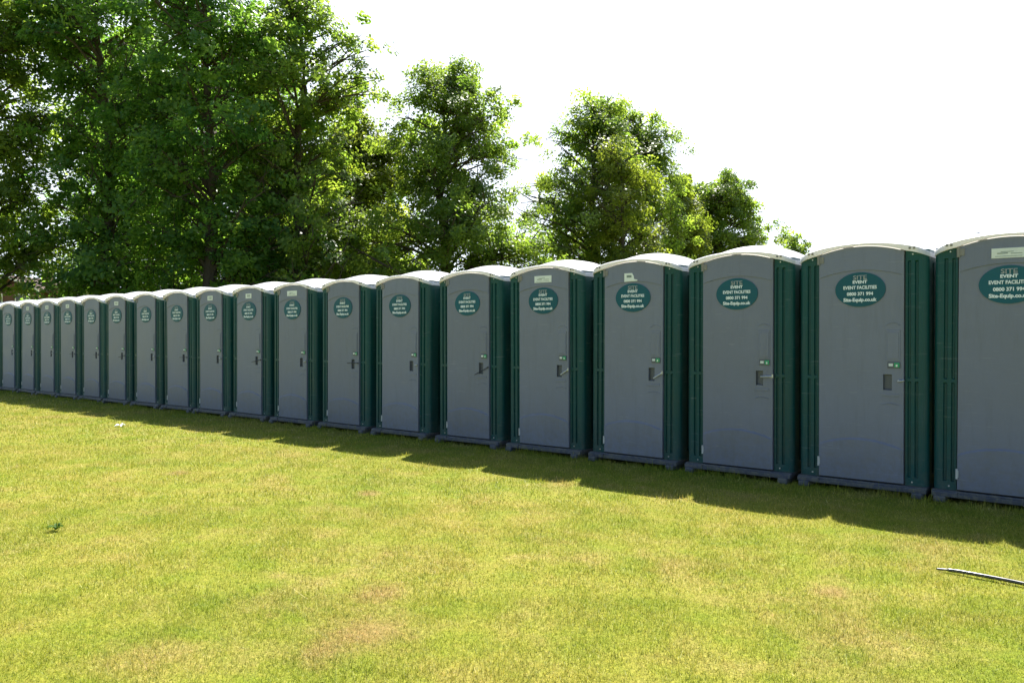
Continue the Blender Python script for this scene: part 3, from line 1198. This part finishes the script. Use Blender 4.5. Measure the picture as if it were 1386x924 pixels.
tree('lime_tree', 'tiny distant tree peeping over the roofs on the right', 1076, 95,
     [(321, 1066, 1084), (331, 1057, 1094), (352, 1058, 1096), (404, 1062, 1090)],
     34, 50, 0.26, 22, LEAF_MID, dens=0.80, rc=(0.5, 0.9), group=GT)
for i, (ax, d, top, hw, sd, lab) in enumerate([
        (185, 46, 40, 75, 31, 'shaded tree in the back row between the second and third tall trees'),
        (330, 45, 60, 75, 32, 'shaded tree in the back row between the third and fourth tall trees'),
        (440, 48, 190, 70, 33, 'shaded tree in the back row behind the bright bushy tree')]):
    tree('lime_tree', lab, ax, d, [(top, ax - 20, ax + 20), (top + 60, ax - hw * .8, ax + hw * .8), (260, ax - hw, ax + hw), (410, ax - hw, ax + hw)],
         70, 120, 0.18, sd, LEAF_DEEP, rc=(0.5, 0.9), group=GT)

# ------------------------------------------------------------------ brick house behind the left tree
def mat_brick():
    m = bpy.data.materials.new('red brick')
    m.use_nodes = True
    n = m.node_tree.nodes
    L = m.node_tree.links
    p = n['Principled BSDF']
    tc = n.new('ShaderNodeTexCoord')
    mp = n.new('ShaderNodeMapping')
    mp.inputs['Rotation'].default_value = (PI / 2, 0, 0)
    L.new(tc.outputs['Object'], mp.inputs['Vector'])
    b = n.new('ShaderNodeTexBrick')
    b.inputs['Color1'].default_value = (0.13, 0.055, 0.038, 1)
    b.inputs['Color2'].default_value = (0.10, 0.042, 0.030, 1)
    b.inputs['Mortar'].default_value = (0.16, 0.12, 0.10, 1)
    b.inputs['Scale'].default_value = 4.5
    b.inputs['Mortar Size'].default_value = 0.012
    L.new(mp.outputs[0], b.inputs['Vector'])
    L.new(b.outputs[0], p.inputs['Base Color'])
    p.inputs['Roughness'].default_value = 0.85
    return m


def house():
    v = ray(14, 456)
    d = 62.0
    base = Vector((v.x, v.y, 0)) * d
    h = empty('brick_house', base, 'red brick house glimpsed behind the trees at the left edge', 'house', None,
              math.atan2(RT.y, RT.x))
    mb = mat_brick()
    mt = mat('roof tiles', (0.075, 0.05, 0.042), 0.85, 0.2, 10, 0.4, 20, spec=0.2)
    mw = mat('white joinery', (0.75, 0.75, 0.73), 0.5)
    mg = mat('window glass', (0.03, 0.035, 0.04), 0.08)
    s = d / F_PX                       # metres per photo pixel here

    def Z(py):
        return CAM_H + (456.2 - py) * s
    wx0, wx1 = -2.6, 2.2
    ez, rz = Z(393), Z(376)
    bm = bmesh.new()
    bx(bm, wx0, wx1, 0, 7, 0, ez)
    # gable
    for y0, y1 in ((0.0, 0.22), (6.78, 7.0)):
        a = [bm.verts.new((wx0, y, ez + 0.002)) for y in (y0, y1)]
        b = [bm.verts.new((wx1, y, ez + 0.002)) for y in (y0, y1)]
        c = [bm.verts.new(((wx0 + wx1) / 2, y, rz)) for y in (y0, y1)]
        bm.faces.new((a[0], b[0], c[0]))
        bm.faces.new((a[1], c[1], b[1]))
        bm.faces.new((a[0], c[0], c[1], a[1]))
        bm.faces.new((b[0], b[1], c[1], c[0]))
    fin('wall', bm, mb, h)
    bm = bmesh.new()
    mx = (wx0 + wx1) / 2
    for x in (wx0 - 0.3, wx1 + 0.3):
        zz = ez - 0.12
        q = [(x, -0.35, zz), (mx, -0.35, rz + 0.1), (mx, 7.3, rz + 0.1), (x, 7.3, zz)]
        lo = [bm.verts.new(p_) for p_ in q]
        hi = [bm.verts.new((p_[0], p_[1], p_[2] + 0.12)) for p_ in q]
        bm.faces.new(lo[::-1])
        bm.faces.new(hi)
        for k in range(4):
            bm.faces.new((lo[k], lo[(k + 1) % 4], hi[(k + 1) % 4], hi[k]))
    rf = fin('roof', bm, mt, h)
    bm = bmesh.new()
    for x in (wx0 - 0.3, wx1 + 0.3):
        zz = ez - 0.20
        q = [(x, zz), (mx, rz + 0.02), (mx, rz + 0.20), (x, zz + 0.18)]
        f = [bm.verts.new((a, -0.40, b)) for a, b in q]
        k_ = [bm.verts.new((a, -0.355, b)) for a, b in q]
        bm.faces.new(f)
        bm.faces.new(k_[::-1])
        for k in range(4):
            bm.faces.new((f[k], f[(k + 1) % 4], k_[(k + 1) % 4], k_[k]))
    fin('bargeboard', bm, mw, rf)
    bm = bmesh.new()
    bx(bm, 1.0, 1.7, 2.5, 3.2, ez - 0.5, rz + 1.0)
    fin('chimney', bm, mb, rf)
    for xc, z0 in ((-1.2, 0.9), (1.0, 0.9), (-1.2, ez - 1.5), (1.0, ez - 1.5)):
        bm = bmesh.new()
        for a, b, c, e in ((-.6, .6, 0, .07), (-.6, .6, 1.13, 1.2), (-.6, -.53, .07, 1.13), (.53, .6, .07, 1.13), (-.03, .03, .07, 1.13)):
            bx(bm, xc + a, xc + b, -0.05, -0.002, z0 + c, z0 + e)
        wn = fin('window', bm, mw, h)
        bm = bmesh.new()
        bx(bm, xc - .53, xc + .53, -0.02, -0.004, z0 + .07, z0 + 1.13)
        fin('pane', bm, mg, wn)
    # lower extension to the right with flat brick wall
    bm = bmesh.new()
    bx(bm, wx1 + 0.002, wx1 + 1.6, 1.0, 6, 0, Z(386))
    fin('side_extension', bm, mb, h)


house()

# ------------------------------------------------------------------ small things on the lawn
M_RUB = mat('black hose rubber', (0.020, 0.020, 0.022), 0.30, 0.1, 20, spec=0.9)
a = ground_at(1270, 770.0, 0.02)
pts = []
for px, py, z in ((1268, 769.6, 0.012), (1276, 770.2, 0.016), (1284, 771, 0.018), (1300, 773.2, 0.020), (1325, 777.6, 0.022), (1355, 783.2, 0.022), (1386, 789.5, 0.020), (1430, 799, 0.018), (1490, 812, 0.016), (1570, 826, 0.014), (1700, 846, 0.012)):
    pts.append(ground_at(px, py, z))
# smooth
sm = []
for i in range(len(pts) - 1):
    p0, p1, p2, p3 = pts[max(0, i - 1)], pts[i], pts[i + 1], pts[min(len(pts) - 1, i + 2)]
    for k in range(5):
        t = k / 5
        sm.append(0.5 * ((2 * p1) + (p2 - p0) * t + (2 * p0 - 5 * p1 + 4 * p2 - p3) * t * t + (3 * p1 - p0 - 3 * p2 + p3) * t ** 3))
sm.append(pts[-1])
bm = bmesh.new()
tube(bm, sm, [0.0070] * 10 + [0.0108] * (len(sm) - 10), 12)
hose = fin('hose', bm, M_RUB, smooth=True)
tag(hose, 'shiny black hose lying on the grass at the right edge', 'hose')


def leaf_blade(bm, base, az, ln, wd, rise):
    seg = 5
    d = Vector((math.cos(az), math.sin(az), 0))
    sd = Vector((-d.y, d.x, 0))
    rows = []
    for k in range(seg + 1):
        f = k / seg
        c = base + d * ln * f + Vector((0, 0, rise * math.sin(f * 2.4)))
        wv_ = wd * math.sin(PI * (0.12 + 0.86 * f)) * 0.5
        rows.append([bm.verts.new(c - sd * wv_ + Vector((0, 0, 0.006))), bm.verts.new(c), bm.verts.new(c + sd * wv_ + Vector((0, 0, 0.006)))])
    for k in range(seg):
        for j in (0, 1):
            bm.faces.new((rows[k][j], rows[k][j + 1], rows[k + 1][j + 1], rows[k + 1][j]))


M_WEED = mat('broad weed leaf', (0.06, 0.12, 0.018), 0.65, 0.25, 30, spec=0.15, transl=0.3, tcol=(0.09, 0.18, 0.02))
bm = bmesh.new()
base = ground_at(76, 716, 0.012)
rw = random.Random(8)
for k in range(9):
    leaf_blade(bm, base + Vector((rw.uniform(-.015, .015), rw.uniform(-.015, .015), 0)), k * 0.72 + rw.uniform(-.2, .2), rw.uniform(.035, .07), rw.uniform(.018, .028), rw.uniform(.015, .035))
weed = fin('weed', bm, M_WEED, recalc=False)
tag(weed, 'small broad leaved green weed growing in the lawn at left', 'plant')

bm = bmesh.new()
base = ground_at(161, 575, 0.03)
gridp = [[bm.verts.new(base + Vector((RT.x * (i - 2) * 0.028 + FW.x * (j - 1) * 0.04, RT.y * (i - 2) * 0.028 + FW.y * (j - 1) * 0.04, 0.02 * rw.uniform(-1, 1) + 0.012 * (i % 2)))) for i in range(6)] for j in range(3)]
for j in range(2):
    for i in range(5):
        bm.faces.new((gridp[j][i], gridp[j][i + 1], gridp[j + 1][i + 1], gridp[j + 1][i]))
scrap = fin('paper_scrap', bm, M_WHITE)
tag(scrap, 'crumpled white paper scrap on the grass near the shadow edge at left', 'litter')
